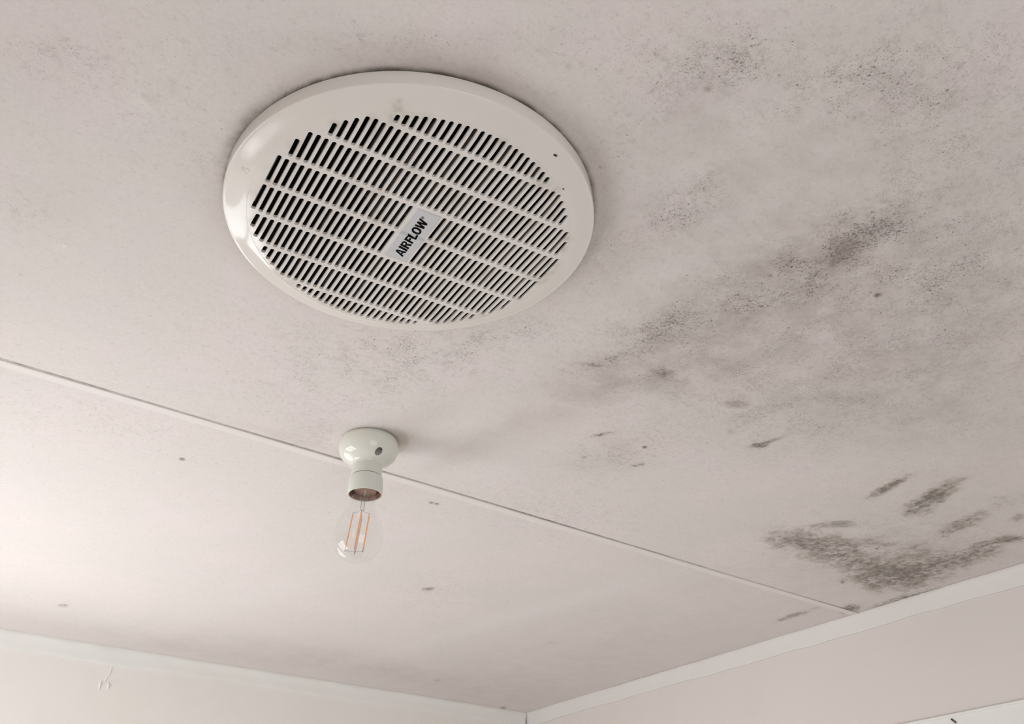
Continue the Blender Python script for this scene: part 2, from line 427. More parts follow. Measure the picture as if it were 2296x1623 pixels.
# ------------------------------------------------------------------ the setting
def build_ceiling():
    xs = np.concatenate([np.linspace(X0 - .1, -0.20, 20)[:-1], np.arange(-0.20, 0.10, 0.005), np.arange(0.10, 0.52, 0.0022), np.arange(0.52, X1 + 0.02, 0.004)])
    xs = xs[np.concatenate([[True], np.diff(xs) > 0.0006])]
    ys = np.concatenate([np.linspace(Y0 - .1, 0.0, 40)[:-1], np.arange(0.0, 0.34, 0.004), np.arange(0.34, 0.76, 0.0022), np.arange(0.762, 1.003, 0.004), np.arange(1.003, 1.036, 0.001), np.arange(1.037, Y1 + 0.02, 0.004)])
    ys = ys[np.concatenate([[True], np.diff(ys) > 0.0006])]
    nx, ny = len(xs), len(ys)
    GX, GY = np.meshgrid(xs, ys, indexing='xy')
    fx, fy = GX.ravel(), GY.ravel()
    z = 0.0006 * np.sin(fx * 5.1 + 1) * np.sin(fy * 4.3)
    # paint-filled nail heads and drips standing proud of the sheet
    for px, py, r, h in ((0.080, 0.559, 0.006, 0.0022), (0.077, 0.773, 0.005, 0.0012), (0.582, 0.226, 0.005, 0.0015), (0.566, 0.474, 0.005, 0.0015)):
        z -= h * np.exp(-((fx - px) ** 2 + (fy - py) ** 2) / r ** 2)
    co = np.stack([fx, fy, CEIL + z], 1).astype(np.float32)
    idx = np.arange(nx * ny).reshape(ny, nx)
    q = np.stack([idx[:-1, :-1], idx[1:, :-1], idx[1:, 1:], idx[:-1, 1:]], -1).reshape(-1, 4)
    cx = (fx[q].mean(1)); cy = (fy[q].mean(1))
    keep = np.hypot(cx - FAN[0], cy - FAN[1]) > 0.150
    q = q[keep]
    me = bpy.data.meshes.new('ceiling')
    me.vertices.add(len(co)); me.vertices.foreach_set('co', co.ravel())
    me.loops.add(q.size); me.loops.foreach_set('vertex_index', q.ravel().astype(np.int32))
    me.polygons.add(len(q)); me.polygons.foreach_set('loop_start', np.arange(0, q.size, 4, dtype=np.int32))
    me.update(calc_edges=True); me.validate()
    me.polygons.foreach_set('use_smooth', np.ones(len(q), dtype=bool))
    a = me.attributes.new('stain', 'FLOAT_COLOR', 'POINT')
    sp = gauss(fx, fy, SPECKS); sm = gauss(fx, fy, SMUDGES); bl = gauss(fx, fy, BLOTCHES, 1.3); cl = gauss(fx, fy, CLEAN)
    sp = sp * (1 - 0.8 * cl); sm = sm * (1 - 0.7 * cl)
    a.data.foreach_set('color', np.stack([sp, sm, bl, cl], 1).astype(np.float32).ravel())
    g = me.attributes.new('grime', 'FLOAT_COLOR', 'POINT')
    d = np.hypot(fx - FAN[0], fy - FAN[1]) - R_OUT
    ang = np.arctan2(fy - FAN[1], fx - FAN[0])
    lump = 0.75 + 0.25 * np.sin(ang * 3 + 1.0) + 0.2 * np.sin(ang * 7 + 2)
    halo = np.exp(-(np.clip(d, 0, 9) / (0.026 + 0.012 * np.sin(ang * 2 + 1.2))) ** 2) * np.clip(lump, .2, 1.2) * (0.22 + 0.38 * np.clip(np.cos(ang - math.atan2(-math.cos(YAW_ROOM), -math.sin(YAW_ROOM)) - 0.6), 0, 1))
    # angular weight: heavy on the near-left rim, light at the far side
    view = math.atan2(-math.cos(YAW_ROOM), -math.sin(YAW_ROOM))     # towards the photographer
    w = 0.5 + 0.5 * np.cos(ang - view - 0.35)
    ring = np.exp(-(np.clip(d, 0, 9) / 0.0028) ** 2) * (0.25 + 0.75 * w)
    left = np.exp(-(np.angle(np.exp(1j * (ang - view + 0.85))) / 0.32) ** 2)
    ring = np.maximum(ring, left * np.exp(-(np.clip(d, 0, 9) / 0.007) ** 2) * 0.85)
    dj = fy - JOINT_Y
    je = 0.95 * np.exp(-(np.clip(np.abs(dj + 0.0098), 0, 9) / 0.0016) ** 2) * (0.75 + 0.25 * np.sin(fx * 13) * np.sin(fx * 5 + 1))
    wl = 0.35 * np.exp(-(np.abs(fx - 1.600) / 0.006) ** 2) * (0.5 + 0.5 * np.sin(fy * 9))
    wl = np.maximum(wl, 0.12 * np.exp(-(np.abs(fy - 2.048) / 0.008) ** 2))
    dl = np.hypot(fx - LAMP[0], fy - LAMP[1]) - 0.035
    la = np.arctan2(fy - LAMP[1], fx - LAMP[0])
    lamp = np.exp(-(np.clip(dl, 0, 9) / 0.003) ** 2) * (0.25 + 0.25 * np.cos(la - (-1.0)))
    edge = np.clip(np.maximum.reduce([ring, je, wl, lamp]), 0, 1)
    # old paint ring where a larger rose used to sit, on the right of the lamp holder
    tr = np.exp(-(np.angle(np.exp(1j * (la - (-0.60)))) / 0.62) ** 2) * np.clip((0.016 - dl) / 0.003, 0, 1) * 0.62
    tan = tr
    g.data.foreach_set('color', np.stack([halo, edge, tan, np.ones_like(tan)], 1).astype(np.float32).ravel())
    me.materials.append(M_ceil)
    return struct(link(bpy.data.objects.new('ceiling', me)))
ceiling = build_ceiling()
# flakes and drips of white filler standing proud of the old paint
for px, py, a_, b_, rz_ in ((0.0795, 0.5590, 0.0040, 0.0024, -1.0), (0.0770, 0.7730, 0.0034, 0.0020, -0.9), (0.5820, 0.2260, 0.0022, 0.0026, 0.2), (0.5660, 0.4740, 0.0018, 0.0022, 0.4)):
    bm = bmesh.new()
    bmesh.ops.create_icosphere(bm, subdivisions=3, radius=1.0)
    for v in bm.verts:
        w_ = 1 + 0.18 * math.sin(3.1 * v.co.x + 2 * v.co.y) + 0.1 * math.sin(7 * v.co.y)
        x_, y_ = v.co.x * a_ * w_, v.co.y * b_ * w_
        v.co = Vector((px + x_ * math.cos(rz_) - y_ * math.sin(rz_), py + x_ * math.sin(rz_) + y_ * math.cos(rz_), CEIL - 0.0002 + v.co.z * 0.0012))
    obj('filler_flake', bm, M_lining, ceiling, 60)

def wall(name, lo, hi, mat, holes=None):
    bm = bmesh.new()
    if not holes:
        box(bm, lo, hi)
    else:
        for a, b in holes:
            box(bm, a, b)
    return struct(obj(name, bm, mat))
T = 0.1
# far wall, with the two small paint runs below the cornice
bmw = bmesh.new()
xf, xg = WIN_F['x']; zf, zg = WIN_F['z']
for a_, b_ in (((X0 - T, Y1, 0), (xf, Y1 + T, CEIL)), ((xg, Y1, 0), (X1 + T, Y1 + T, CEIL)), ((xf, Y1, 0), (xg, Y1 + T, zf)), ((xf, Y1, zg), (xg, Y1 + T, CEIL))):
    box(bmw, a_, b_)
w_left = struct(obj('wall_left', bmw, M_wall_lit))
bmr = bmesh.new()
tube(bmr, [(0.528, Y1 - .0002, CEIL - .036), (0.527, Y1 - .0006, CEIL - .050), (0.520, Y1 - .0008, CEIL - .064), (0.519, Y1, CEIL - .070)], [.0006, .0010, .0013, .0003], 8)
tube(bmr, [(0.514, Y1 - .0001, CEIL - .066), (0.512, Y1 - .0012, CEIL - .073), (0.513, Y1 - .0001, CEIL - .086)], [.0006, .0022, .0005], 8)
tube(bmr, [(0.528, Y1 - .0001, CEIL - .066), (0.529, Y1 - .0012, CEIL - .075), (0.528, Y1 - .0001, CEIL - .083)], [.0006, .0022, .0005], 8)
obj('paint_run', bmr, M_wall_lit, w_left, 60)
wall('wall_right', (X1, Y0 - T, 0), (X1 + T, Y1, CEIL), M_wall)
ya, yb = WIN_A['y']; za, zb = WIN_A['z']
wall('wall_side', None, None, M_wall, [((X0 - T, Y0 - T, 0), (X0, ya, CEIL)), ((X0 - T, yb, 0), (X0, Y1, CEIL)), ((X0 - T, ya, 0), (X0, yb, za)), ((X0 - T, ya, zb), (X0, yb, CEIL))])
xa, xb = FILL_B['x']; zc, zd = FILL_B['z']
wall('wall_back', None, None, M_wall, [((X0, Y0 - T, 0), (xa, Y0, CEIL)), ((xb, Y0 - T, 0), (X1, Y0, CEIL)), ((xa, Y0 - T, 0), (xb, Y0, zc)), ((xa, Y0 - T, zd), (xb, Y0, CEIL))])
bm = bmesh.new(); box(bm, (X0 - T, Y0 - T, -0.1), (X1 + T, Y1 + T, 0)); struct(obj('floor', bm, M_floor))

def window(name, axis, plane, a0, a1, z0, z1, sgn):
    """frame with one mullion; axis = the axis the window runs along"""
    def P(a, d, z):
        return (plane + sgn * d, a, z) if axis == 'y' else (a, plane + sgn * d, z)
    bm = bmesh.new()
    w = 0.035
    def bar(a, b, c, d):
        p, q = P(a, -0.005, c), P(b, -0.045, d)
        box(bm, tuple(min(i, j) for i, j in zip(p, q)), tuple(max(i, j) for i, j in zip(p, q)), 0.003)
    bar(a0, a1, z0, z0 + w); bar(a0, a1, z1 - w, z1)
    bar(a0, a0 + w, z0 + w, z1 - w); bar(a1 - w, a1, z0 + w, z1 - w)
    m = (a0 + a1) / 2
    bar(m - w / 2, m + w / 2, z0 + w, z1 - w)
    return struct(obj(name, bm, M_lining))
# frames sit on the room side of the daylight, flush with the wall face
window('window_1', 'x', Y1, xf, xg, zf, zg, -1).location.y = -0.046
window('window_2', 'y', X0, ya, yb, za, zb, 1).location.x = 0.046
window('fill_frame', 'x', Y0, xa, xb, zc, zd, 1).location.y = 0.046  # added frame around the unseen fill opening

def cornice(name, p0, p1, inward, mat):
    """small scotia moulding in the angle of wall and ceiling"""
    prof = [(0.0, -0.0315), (0.0035, -0.0315), (0.0045, -0.0295), (0.0055, -0.022), (0.0075, -0.015), (0.0095, -0.0095), (0.0118, -0.0055), (0.0125, -0.003), (0.0125, 0.0008), (0.0, 0.0008)]
    p0, p1, inward = Vector(p0), Vector(p1), Vector(inward)
    bm = bmesh.new()
    n = 240
    rings = []
    for i in range(n + 1):
        f = i / n
        wob = 0.0008 * math.sin(f * 23) + 0.0007 * math.sin(f * 61 + 1) + 0.0006 * math.sin(f * 137 + 2) + 0.0004 * math.sin(f * 211)
        c = p0.lerp(p1, f)
        rings.append([bm.verts.new(c + inward * (a + (wob if a > .01 else 0)) + Vector((0, 0, CEIL + b + (wob if b < -.02 else 0)))) for a, b in prof])
    m = len(prof)
    for a, b in zip(rings, rings[1:]):
        for k in range(m):
            bm.faces.new((a[k], a[(k + 1) % m], b[(k + 1) % m], b[k]))
    bm.faces.new(rings[0]); bm.faces.new(list(reversed(rings[-1])))
    bmesh.ops.recalc_face_normals(bm, faces=bm.faces[:])
    return struct(obj(name, bm, mat, None, 35))
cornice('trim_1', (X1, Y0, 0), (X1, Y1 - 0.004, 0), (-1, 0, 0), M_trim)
cornice('trim_2', (X0, Y1, 0), (X1 - 0.013, Y1, 0), (0, -1, 0), M_trim_lit)

# cover strip over the sheet joint
bm = bmesh.new()
n = 80
rows = []
for i in range(n + 1):
    f = i / n
    x = X0 + (X1 - 0.012 - X0) * f
    wob = 0.0008 * math.sin(x * 6.0 + 0.6) + 0.0004 * math.sin(x * 17)
    rows.append([bm.verts.new((x, JOINT_Y + wob + dy, CEIL + dz)) for dy, dz in ((-0.0085, 0.0006), (-0.0085, -0.0010), (-0.0075, -0.0015), (0.0060, -0.0009), (0.0090, 0.0006))])
for a, b in zip(rows, rows[1:]):
    for k in range(4):
        bm.faces.new((a[k], b[k], b[k + 1], a[k + 1]))
bmesh.ops.recalc_face_normals(bm, faces=bm.faces[:])
struct(obj('trim_3', bm, M_strip, None, 25))

# white lining sheet with a rounded capping bead on the right wall
LZ = CAM_Z + 0.3487
bm = bmesh.new()
box(bm, (X1 - 0.004, Y0 + 0.001, 0.02), (X1 + 0.0005, 1.30, LZ - 0.004), 0.0)
lining = struct(obj('trim_4', bm, M_lining))
bm = bmesh.new()
tube(bm, [(X1 - 0.0040, Y0 + 0.001, LZ - 0.0024), (X1 - 0.0040, 1.302, LZ - 0.0024)], 0.0026, 16)
obj('capping_bead', bm, M_lining, lining, 40)

# ------------------------------------------------------------------ exhaust fan
fan = thing('exhaust_fan', 'round cream plastic ceiling exhaust fan with slotted grille and grey nameplate', 'exhaust fan', (FAN[0], FAN[1], CEIL), SLOT_ROT)
# local frame: +X runs along the slots, Y across them, Z up

def z_of(r):
    """underside profile of the fascia"""
    if r <= 0.118:
        return -H_GR
    if r <= R_GR + 0.003:
        t = (r - 0.118) / (R_GR + 0.003 - 0.118)
        return -H_GR + 0.0026 * t * t
    t = (r - R_GR - 0.003) / (R_OUT - 0.0014 - R_GR - 0.003)
    za, zb = -H_GR + 0.0026, -T_SIDE
    sl = 0.0052 / (R_GR + 0.003 - 0.118)
    L = (R_OUT - 0.0014 - R_GR - 0.003)
    # hermite from the grille's edge to the rim
    h00 = 2 * t ** 3 - 3 * t ** 2 + 1; h10 = t ** 3 - 2 * t ** 2 + t; h01 = -2 * t ** 3 + 3 * t ** 2; h11 = t ** 3 - t ** 2
    return h00 * za + h10 * L * sl + h01 * zb + h11 * L * 0.34

RIB0 = 0.0035
GY0, GX0 = -0.0005, 0.0        # the slots sit a touch off the plate's centre
PITCH_S, GAP, HW = 0.00632, 0.0036, 0.00182
ROWS = (-0.150, -0.1096, -0.0731, -0.0369, -0.0002, 0.0373, 0.0751, 0.1128, 0.150)
def slot_list():
    out = []
    for c in range(-21, 21):
        y = (c + 0.5) * PITCH_S
        y += GY0
        yy = abs(y - GY0)
        if yy >= R_GR:
            continue
        vm = math.sqrt((R_GR + 0.0002) ** 2 - yy ** 2)
        for r in range(-4, 4):
            a, b = ROWS[r + 4] + GAP / 2, ROWS[r + 5] - GAP / 2
            a, b = max(a, -vm), min(b, vm)
            if b - a < 0.0048:
                continue
            if yy < 2 * PITCH_S and r in (-1, 0):
                continue
            if b - a < 2 * HW + 1e-4:
                m = (a + b) / 2
                a, b = m - HW - 1e-4, m + HW + 1e-4
            out.append((y, a, b, r, c))
    return out

def stadium(y, a, b, hw, k=5, step=0.006):
    pts = []
    n = max(1, int((b - a - 2 * hw) / step))
    for i in range(n):
        pts.append((a + hw + (b - a - 2 * hw) * i / n, y - hw))
    for i in range(k * 2 + 1):
        t = -math.pi / 2 + math.pi * i / (k * 2)
        pts.append((b - hw + hw * math.cos(t), y + hw * math.sin(t)))
    for i in range(1, n):
        pts.append((b - hw - (b - a - 2 * hw) * i / n, y + hw))
    for i in range(k * 2 + 1):
        t = math.pi / 2 + math.pi * i / (k * 2)
        pts.append((a + hw + hw * math.cos(t), y + hw * math.sin(t)))
    return pts

SLOTS = slot_list()
def dirt_of(co, extra=()):
    d = 0.0
    for x, y, r, s in extra:
        q = ((co.x - x) ** 2 + (co.y - y) ** 2) / (r * r)
        if q < 9:
            d = max(d, s * math.exp(-q))
    return d
random.seed(3)
DIRT = []
for i in range(70):
    a = random.uniform(0, 2 * math.pi); r = 0.135 * math.sqrt(random.random())
    DIRT.append((r * math.cos(a), r * math.sin(a), random.uniform(.003, .010), random.uniform(.15, .5)))
for i in range(45):      # dust caught around the rim of the slots
    a = random.uniform(0, 2 * math.pi)
    DIRT.append((0.134 * math.cos(a), 0.134 * math.sin(a), random.uniform(.003, .006), random.uniform(.3, .8)))
STAIN_FAN = [(-0.1190, 0.0675, 0.0060, 0.55), (-0.1235, 0.0695, 0.0045, 0.55), (-0.1290, 0.0705, 0.0022, 0.5)]

def add_dirt(o, extra):
    me = o.data
    at = me.attributes.new('dirt', 'FLOAT', 'POINT')
    at.data.foreach_set('value', [min(1.0, dirt_of(v.co, extra)) for v in me.vertices])

def build_grille():
    R = R_GR + 0.0042
    N = 240
    pts, edges = [], []
    def add_loop(lp):
        s = len(pts)
        pts.extend(Vector(p) for p in lp)
        edges.extend((s + i, s + (i + 1) % len(lp)) for i in range(len(lp)))
        return list(range(s, s + len(lp)))
    outer = add_loop([(R * math.cos(2 * math.pi * k / N), R * math.sin(2 * math.pi * k / N)) for k in range(N)])
    CH = 0.00022
    loops = [add_loop(stadium(y, a - CH, b + CH, HW + CH)) for y, a, b, r, c in SLOTS]
    inner = [stadium(y, a, b, HW) for y, a, b, r, c in SLOTS]
    # a few free points so the shoulder follows its curve
    for rr in (0.1375, R_GR + 0.0031):
        for k in range(N):
            pts.append(Vector((rr * math.cos(2 * math.pi * (k + .5) / N), rr * math.sin(2 * math.pi * (k + .5) / N))))
    ov, oe, of, orig_v, _, _ = delaunay_2d_cdt(pts, edges, [], 0, 1e-7)
    m = {}
    for i, src in enumerate(orig_v):
        for s in src:
            m[s] = i
    P = [(p.x, p.y) for p in ov]
    def in_slot(x, y):
        c = math.floor((y - GY0) / PITCH_S)
        yc = (c + 0.5) * PITCH_S + GY0
        if abs(y - yc) > HW + CH:
            return False
        for (sy, a, b, r, cc) in bycol.get(c, ()):
            if a - CH < x < b + CH:
                dx = max(a + HW - x, x - (b - HW), 0)
                if dx * dx + (y - yc) ** 2 < (HW + CH) ** 2:
                    return True
        return False
    bycol = {}
    for s in SLOTS:
        bycol.setdefault(s[4], []).append(s)
    bm = bmesh.new()
    V = [bm.verts.new((x, y, z_of(math.hypot(x, y)) + (0.0004 if math.hypot(x, y) > R_GR + 0.0036 else 0))) for x, y in P]
    TH = 0.0029
    for f in of:
        cx = sum(P[i][0] for i in f) / 3; cy = sum(P[i][1] for i in f) / 3
        if in_slot(cx, cy):
            continue
        try:
            bm.faces.new([V[i] for i in f])
        except ValueError:
            pass
    # chamfer, slot walls, back face frame
    for lp, inn in zip(loops, inner):
        n = len(lp)
        a = [V[m[i]] for i in lp]
        b = [bm.verts.new((x, y, z_of(math.hypot(x, y)) + 0.0003)) for x, y in inn]
        c = [bm.verts.new((x, y, z_of(math.hypot(x, y)) + TH)) for x, y in inn]
        d = [bm.verts.new((x + (x - sum(p[0] for p in inn) / n) * 0.0, y + (0.0011 if y > sum(p[1] for p in inn) / n else -0.0011), z_of(math.hypot(x, y)) + TH)) for x, y in inn]
        for k in range(n):
            k2 = (k + 1) % n
            for p, q in ((a, b), (b, c), (c, d)):
                try:
                    bm.faces.new((p[k], q[k], q[k2], p[k2]))
                except ValueError:
                    pass
    for v in [v for v in bm.verts if not v.link_faces]:
        bm.verts.remove(v)
    bmesh.ops.recalc_face_normals(bm, faces=bm.faces[:])
    o = obj('grille', bm, M_grille, fan, 30)
    add_dirt(o, DIRT)
    return o
grille = build_grille()

# fascia ring
bm = bmesh.new()
prof = [(R_GR + 0.003, -H_GR + 0.0026 + 0.0012)]
rr = R_GR + 0.003
K = 14
for i in range(K + 1):
    r = rr + (R_OUT - 0.0014 - rr) * i / K
    prof.append((r, z_of(r)))
zc0 = z_of(R_OUT - 0.0014)
for i in range(1, 8):       # tight roll over the rim
    t = i / 8 * math.pi / 2
    prof.append((R_OUT - 0.0014 + 0.0013 * math.sin(t), zc0 + 0.0012 * (1 - math.cos(t))))
prof += [(R_OUT - 0.0001, zc0 + 0.0016), (R_OUT, -0.0075), (R_OUT, -0.0009), (R_OUT - 0.0006, -0.0006), (R_OUT - 0.0035, -0.0006), (R_OUT - 0.004, -0.010), (R_GR + 0.0024, -0.0185)]
lathe(bm, prof, 240, close=True)
bmesh.ops.recalc_face_normals(bm, faces=bm.faces[:])
ringo = obj('fascia_ring', bm, M_fan, fan, 40)
add_dirt(ringo, STAIN_FAN + [s for s in DIRT if math.hypot(s[0], s[1]) > .133])

# small moulded triangle on the ring (outline only)
bm = bmesh.new()
tri = [(-0.0024, 0.1508), (-0.0052, 0.1446), (0.0010, 0.1452)]
for i in range(3):
    a, b = tri[i], tri[(i + 1) % 3]
    za, zb = z_of(math.hypot(*a)), z_of(math.hypot(*b))
    tube(bm, [(a[0], a[1], za), (b[0], b[1], zb)], 0.00030, 6)
obj('moulded_triangle', bm, M_fan, fan, 60)
for (x, y, sx) in ((-0.1386, -0.0606, 0.0011), (-0.1127, -0.0850, 0.0006)):
    bm = bmesh.new()
    bmesh.ops.create_icosphere(bm, subdivisions=2, radius=1.0)
    z = z_of(math.hypot(x, y))
    for v in bm.verts:
        v.co = Vector((x + v.co.x * sx * (1 + .3 * math.sin(v.co.y * 5)), y + v.co.y * sx * 1.9, z - 0.0001 + v.co.z * 0.0005))
    obj('fly_speck', bm, M_bug, fan, 60)['label'] = 'tiny dark fly speck stuck on the ring'

# ribs behind the grille, running with the slots
for k in range(-4, 5):
    y = RIB0 + 0.0316 * k
    if abs(y) > 0.130:
        continue
    L = math.sqrt(0.134 ** 2 - y * y)
    bm = bmesh.new()
    box(bm, (-L, y - 0.0011, -H_GR + 0.0075), (L, y + 0.0011, -H_GR + 0.0145), 0.0003)
    obj('support_rib', bm, M_rib, fan)
# housing above the ceiling sheet
bm = bmesh.new()
lathe(bm, [(0.1465, -0.0185), (0.1475, -0.0185), (0.1475, 0.0), (0.1475, 0.11), (0.0, 0.11), (0.0, 0.108), (0.1445, 0.108), (0.1445, 0.0), (0.1440, -0.0185), (0.1465, -0.0185)], 96)
obj('housing', bm, M_dark, fan, 40)
bm = bmesh.new()
lathe(bm, [(0.0, 0.018), (0.038, 0.018), (0.046, 0.024), (0.050, 0.060), (0.050, 0.1075), (0.0, 0.1075)], 64)
obj('motor', bm, M_dark, fan, 40)

# nameplate with a shallow fold across its middle
def badge_z(x):
    return -H_GR - 0.0006 - 0.0009 * math.exp(-(x / 0.0011) ** 2) + 0.0005 * math.exp(-((x + 0.0030) / 0.0016) ** 2)
bm = bmesh.new()
BX, BY = 0.0350, 0.0112
xs = sorted(set([-BX, BX] + [round(-BX + 0.0004 + i * (2 * BX - 0.0008) / 60, 6) for i in range(61)] + [i * 0.0004 for i in range(-14, 15)]))
prev = None
for x in xs:
    e = 0.0003 if abs(x) > BX - 1e-6 else 0.0
    row = [bm.verts.new((x, -BY, -H_GR + 0.001)), bm.verts.new((x, -BY, badge_z(x) + 0.0003)), bm.verts.new((x, -BY + 0.0003, badge_z(x) + e)),
           bm.verts.new((x, BY - 0.0003, badge_z(x) + e)), bm.verts.new((x, BY, badge_z(x) + 0.0003)), bm.verts.new((x, BY, -H_GR + 0.001))]
    if prev:
        for k in range(5):
            bm.faces.new((prev[k], row[k], row[k + 1], prev[k + 1]))
    else:
        bm.faces.new(row)
    prev = row
bm.faces.new(list(reversed(prev)))
bmesh.ops.recalc_face_normals(bm, faces=bm.faces[:])
badge = obj('nameplate', bm, M_badge, fan, 35)
badge.location.y = -0.0009
badge['label'] = 'grey rectangular nameplate with a fold across its middle'

def letters(name, shapes, mat, parent, s0=0.0, h=0.0088, slant=0.21, thick=0.00012, lift=0.00005):
    """shapes: list of (list of outer/inner loops) in letter units; x reading direction in mm, y up 0..1"""
    bm = bmesh.new()
    for loops in shapes:
        pts, edges, faces_pt = [], [], []
        for lp in loops:
            s = len(pts)
            pts += [Vector(p) for p in lp]
            edges += [(s + i, s + (i + 1) % len(lp)) for i in range(len(lp))]
        ov, oe, of, _, _, _ = delaunay_2d_cdt(pts, edges, [], 0, 1e-6)
        def inside(x, y, lp):
            c = False
            for i in range(len(lp)):
                (x1, y1), (x2, y2) = lp[i], lp[i - 1]
                if (y1 > y) != (y2 > y) and x < (x2 - x1) * (y - y1) / (y2 - y1) + x1:
                    c = not c
            return c
        V = [bm.verts.new((p.x, p.y, 0)) for p in ov]
        for f in of:
            cx = sum(ov[i].x for i in f) / 3; cy = sum(ov[i].y for i in f) / 3
            if sum(inside(cx, cy, lp) for lp in loops) % 2 == 1:
                bm.faces.new([V[i] for i in f])
    for v in [v for v in bm.verts if not v.link_faces]:
        bm.verts.remove(v)
    # letter frame -> plate frame: reading direction is -X, letter up is +Y
    for v in bm.verts:
        x = v.co.x / 1000 + slant * (v.co.y - 0.5) * h + s0
        v.co = Vector((-x, (v.co.y - 0.5) * h - 0.0003, 0))
    for i in range(-12, 13):
        bmesh.ops.bisect_plane(bm, geom=bm.verts[:] + bm.edges[:] + bm.faces[:], plane_co=(i * 0.0004, 0, 0), plane_no=(1, 0, 0))
    ext = bmesh.ops.extrude_face_region(bm, geom=bm.faces[:])
    top = {v for v in ext['geom'] if isinstance(v, bmesh.types.BMVert)}
    for v in bm.verts:
        v.co.z = badge_z(v.co.x) - lift - (thick if v in top else -0.0003)
    bmesh.ops.recalc_face_normals(bm, faces=bm.faces[:])
    return obj(name, bm, mat, parent)

def ell(cx, cy, rx, ry, n=32, p=2.0):
    out = []
    for i in range(n):
        t = 2 * math.pi * i / n
        c, s_ = math.cos(t), math.sin(t)
        out.append((cx + rx * math.copysign(abs(c) ** (2 / p), c), cy + ry * math.copysign(abs(s_) ** (2 / p), s_)))
    return out
def L_A(x, w):
    return [[(x, 0), (x + w * .36, 1), (x + w * .64, 1), (x + w, 0), (x + w * .73, 0), (x + w * .675, .2), (x + w * .325, .2), (x + w * .27, 0)], [(x + w * .38, .38), (x + w * .62, .38), (x + w * .5, .80)]]
def L_I(x, w):
    return [[(x, 0), (x, 1), (x + w, 1), (x + w, 0)]]
def L_R(x, w):
    arc = [(x + w * .60 + w * .36 * math.sin(t), .725 + .275 * math.cos(t)) for t in [i * math.pi / 10 for i in range(11)]]
    hole = [(x + w * .56 + w * .13 * math.sin(t), .715 + .125 * math.cos(t)) for t in [i * math.pi / 8 for i in range(9)]]
    return [[(x, 0), (x, 1)] + arc + [(x + w * .80, .40), (x + w, 0), (x + w * .66, 0), (x + w * .48, .40), (x + w * .31, .40), (x + w * .31, 0)], [(x + w * .31, .84)] + hole + [(x + w * .31, .59)]]
def L_F(x, w):
    return [[(x, 0), (x, 1), (x + w, 1), (x + w, .80), (x + w * .38, .80), (x + w * .38, .62), (x + w * .90, .62), (x + w * .90, .42), (x + w * .38, .42), (x + w * .38, 0)]]
def L_L(x, w):
    return [[(x, 0), (x, 1), (x + w * .38, 1), (x + w * .38, .20), (x + w, .20), (x + w, 0)]]
def L_O(x, w):
    return [ell(x + w / 2, .5, w / 2, .52, 40, 2.3), list(reversed(ell(x + w / 2, .5, w * .20, .32, 32, 2.3)))]
def L_W(x, w):
    return [[(x, 1), (x + w * .20, 1), (x + w * .29, .38), (x + w * .41, 1), (x + w * .59, 1), (x + w * .71, .38), (x + w * .80, 1), (x + w, 1), (x + w * .83, 0), (x + w * .62, 0), (x + w * .50, .60), (x + w * .38, 0), (x + w * .17, 0)]]
letters('lettering', [L_A(-28.2, 8.3), L_I(-19.3, 2.6), L_R(-15.8, 7.4), L_F(-7.4, 5.9), L_L(-0.9, 5.7), L_O(5.3, 8.2), L_W(13.6, 11.2)], M_ink, badge)['label'] = 'black bold slanted capital letters on the nameplate'
rg = [[ell(0.0, 0.5, 1.45, 1.45 / 8.8 * 1, 28), list(reversed(ell(0.0, 0.5, 1.12, 1.12 / 8.8, 28)))]]
def shift(loops, dx, dy, k):
    return [[(a * k + dx, (b - .5) * k + dy) for a, b in lp] for lp in loops]
smallR = shift([[(a, b) for a, b in lp] for lp in L_R(-3.7, 7.4)], 0.0, 0.5, 0.19)
letters('trademark_ring', rg + [smallR], M_ink2, badge, s0=0.0272).location.y = 0.0028

# ------------------------------------------------------------------ batten lamp holder and bulb
lamp = thing('lamp_holder', 'white glazed ceramic batten lamp holder fixed to the ceiling beside the joint strip', 'lamp holder', (LAMP[0], LAMP[1], CEIL), -YAW_ROOM)
mm = 0.001
base_prof = [(0.0, 0.0004), (0.0335, 0.0004), (0.0350, -0.001), (0.0363, -0.004), (0.0371, -0.008), (0.0373, -0.012), (0.0370, -0.0155), (0.0358, -0.0195), (0.0336, -0.0235), (0.0303, -0.0270),
             (0.0262, -0.0296), (0.0225, -0.0316), (0.0200, -0.0334), (0.0189, -0.0352), (0.0186, -0.0365), (0.0, -0.0365)]
bm = bmesh.new(); lathe(bm, base_prof, 128)
bmesh.ops.recalc_face_normals(bm, faces=bm.faces[:])
base = obj('ceramic_base', bm, M_porc, lamp)
cut_bm = bmesh.new()
lathe(cut_bm, [(0.0, -0.006), (0.0046, -0.006), (0.0047, -0.05), (0.0, -0.05)], 40, center=(0.0165, -0.0235))
bmesh.ops.recalc_face_normals(cut_bm, faces=cut_bm.faces[:])
cutter = obj('cut', cut_bm, M_hole_shade, lamp)
md = base.modifiers.new('hole', 'BOOLEAN'); md.material_mode = 'TRANSFER'; md.operation = 'DIFFERENCE'; md.object = cutter; md.solver = 'EXACT'
dg = bpy.context.evaluated_depsgraph_get()
newme = bpy.data.meshes.new_from_object(base.evaluated_get(dg))
base.modifiers.clear(); base.data = newme
bpy.data.objects.remove(cutter)
smooth(newme, 45)
bm = bmesh.new()
lathe(bm, [(0.0, -0.0062), (0.0045, -0.0062), (0.0045, -0.0085), (0.0, -0.0085)], 32, center=(0.0165, -0.0235))
obj('screw_head', bm, M_rib, lamp, 40)
bm = bmesh.new()
lathe(bm, [(0.0, -0.034), (0.0182, -0.034), (0.0183, -0.036), (0.0189, -0.0505), (0.0180, -0.0508), (0.0180, -0.0520), (0.0, -0.0520)], 96)
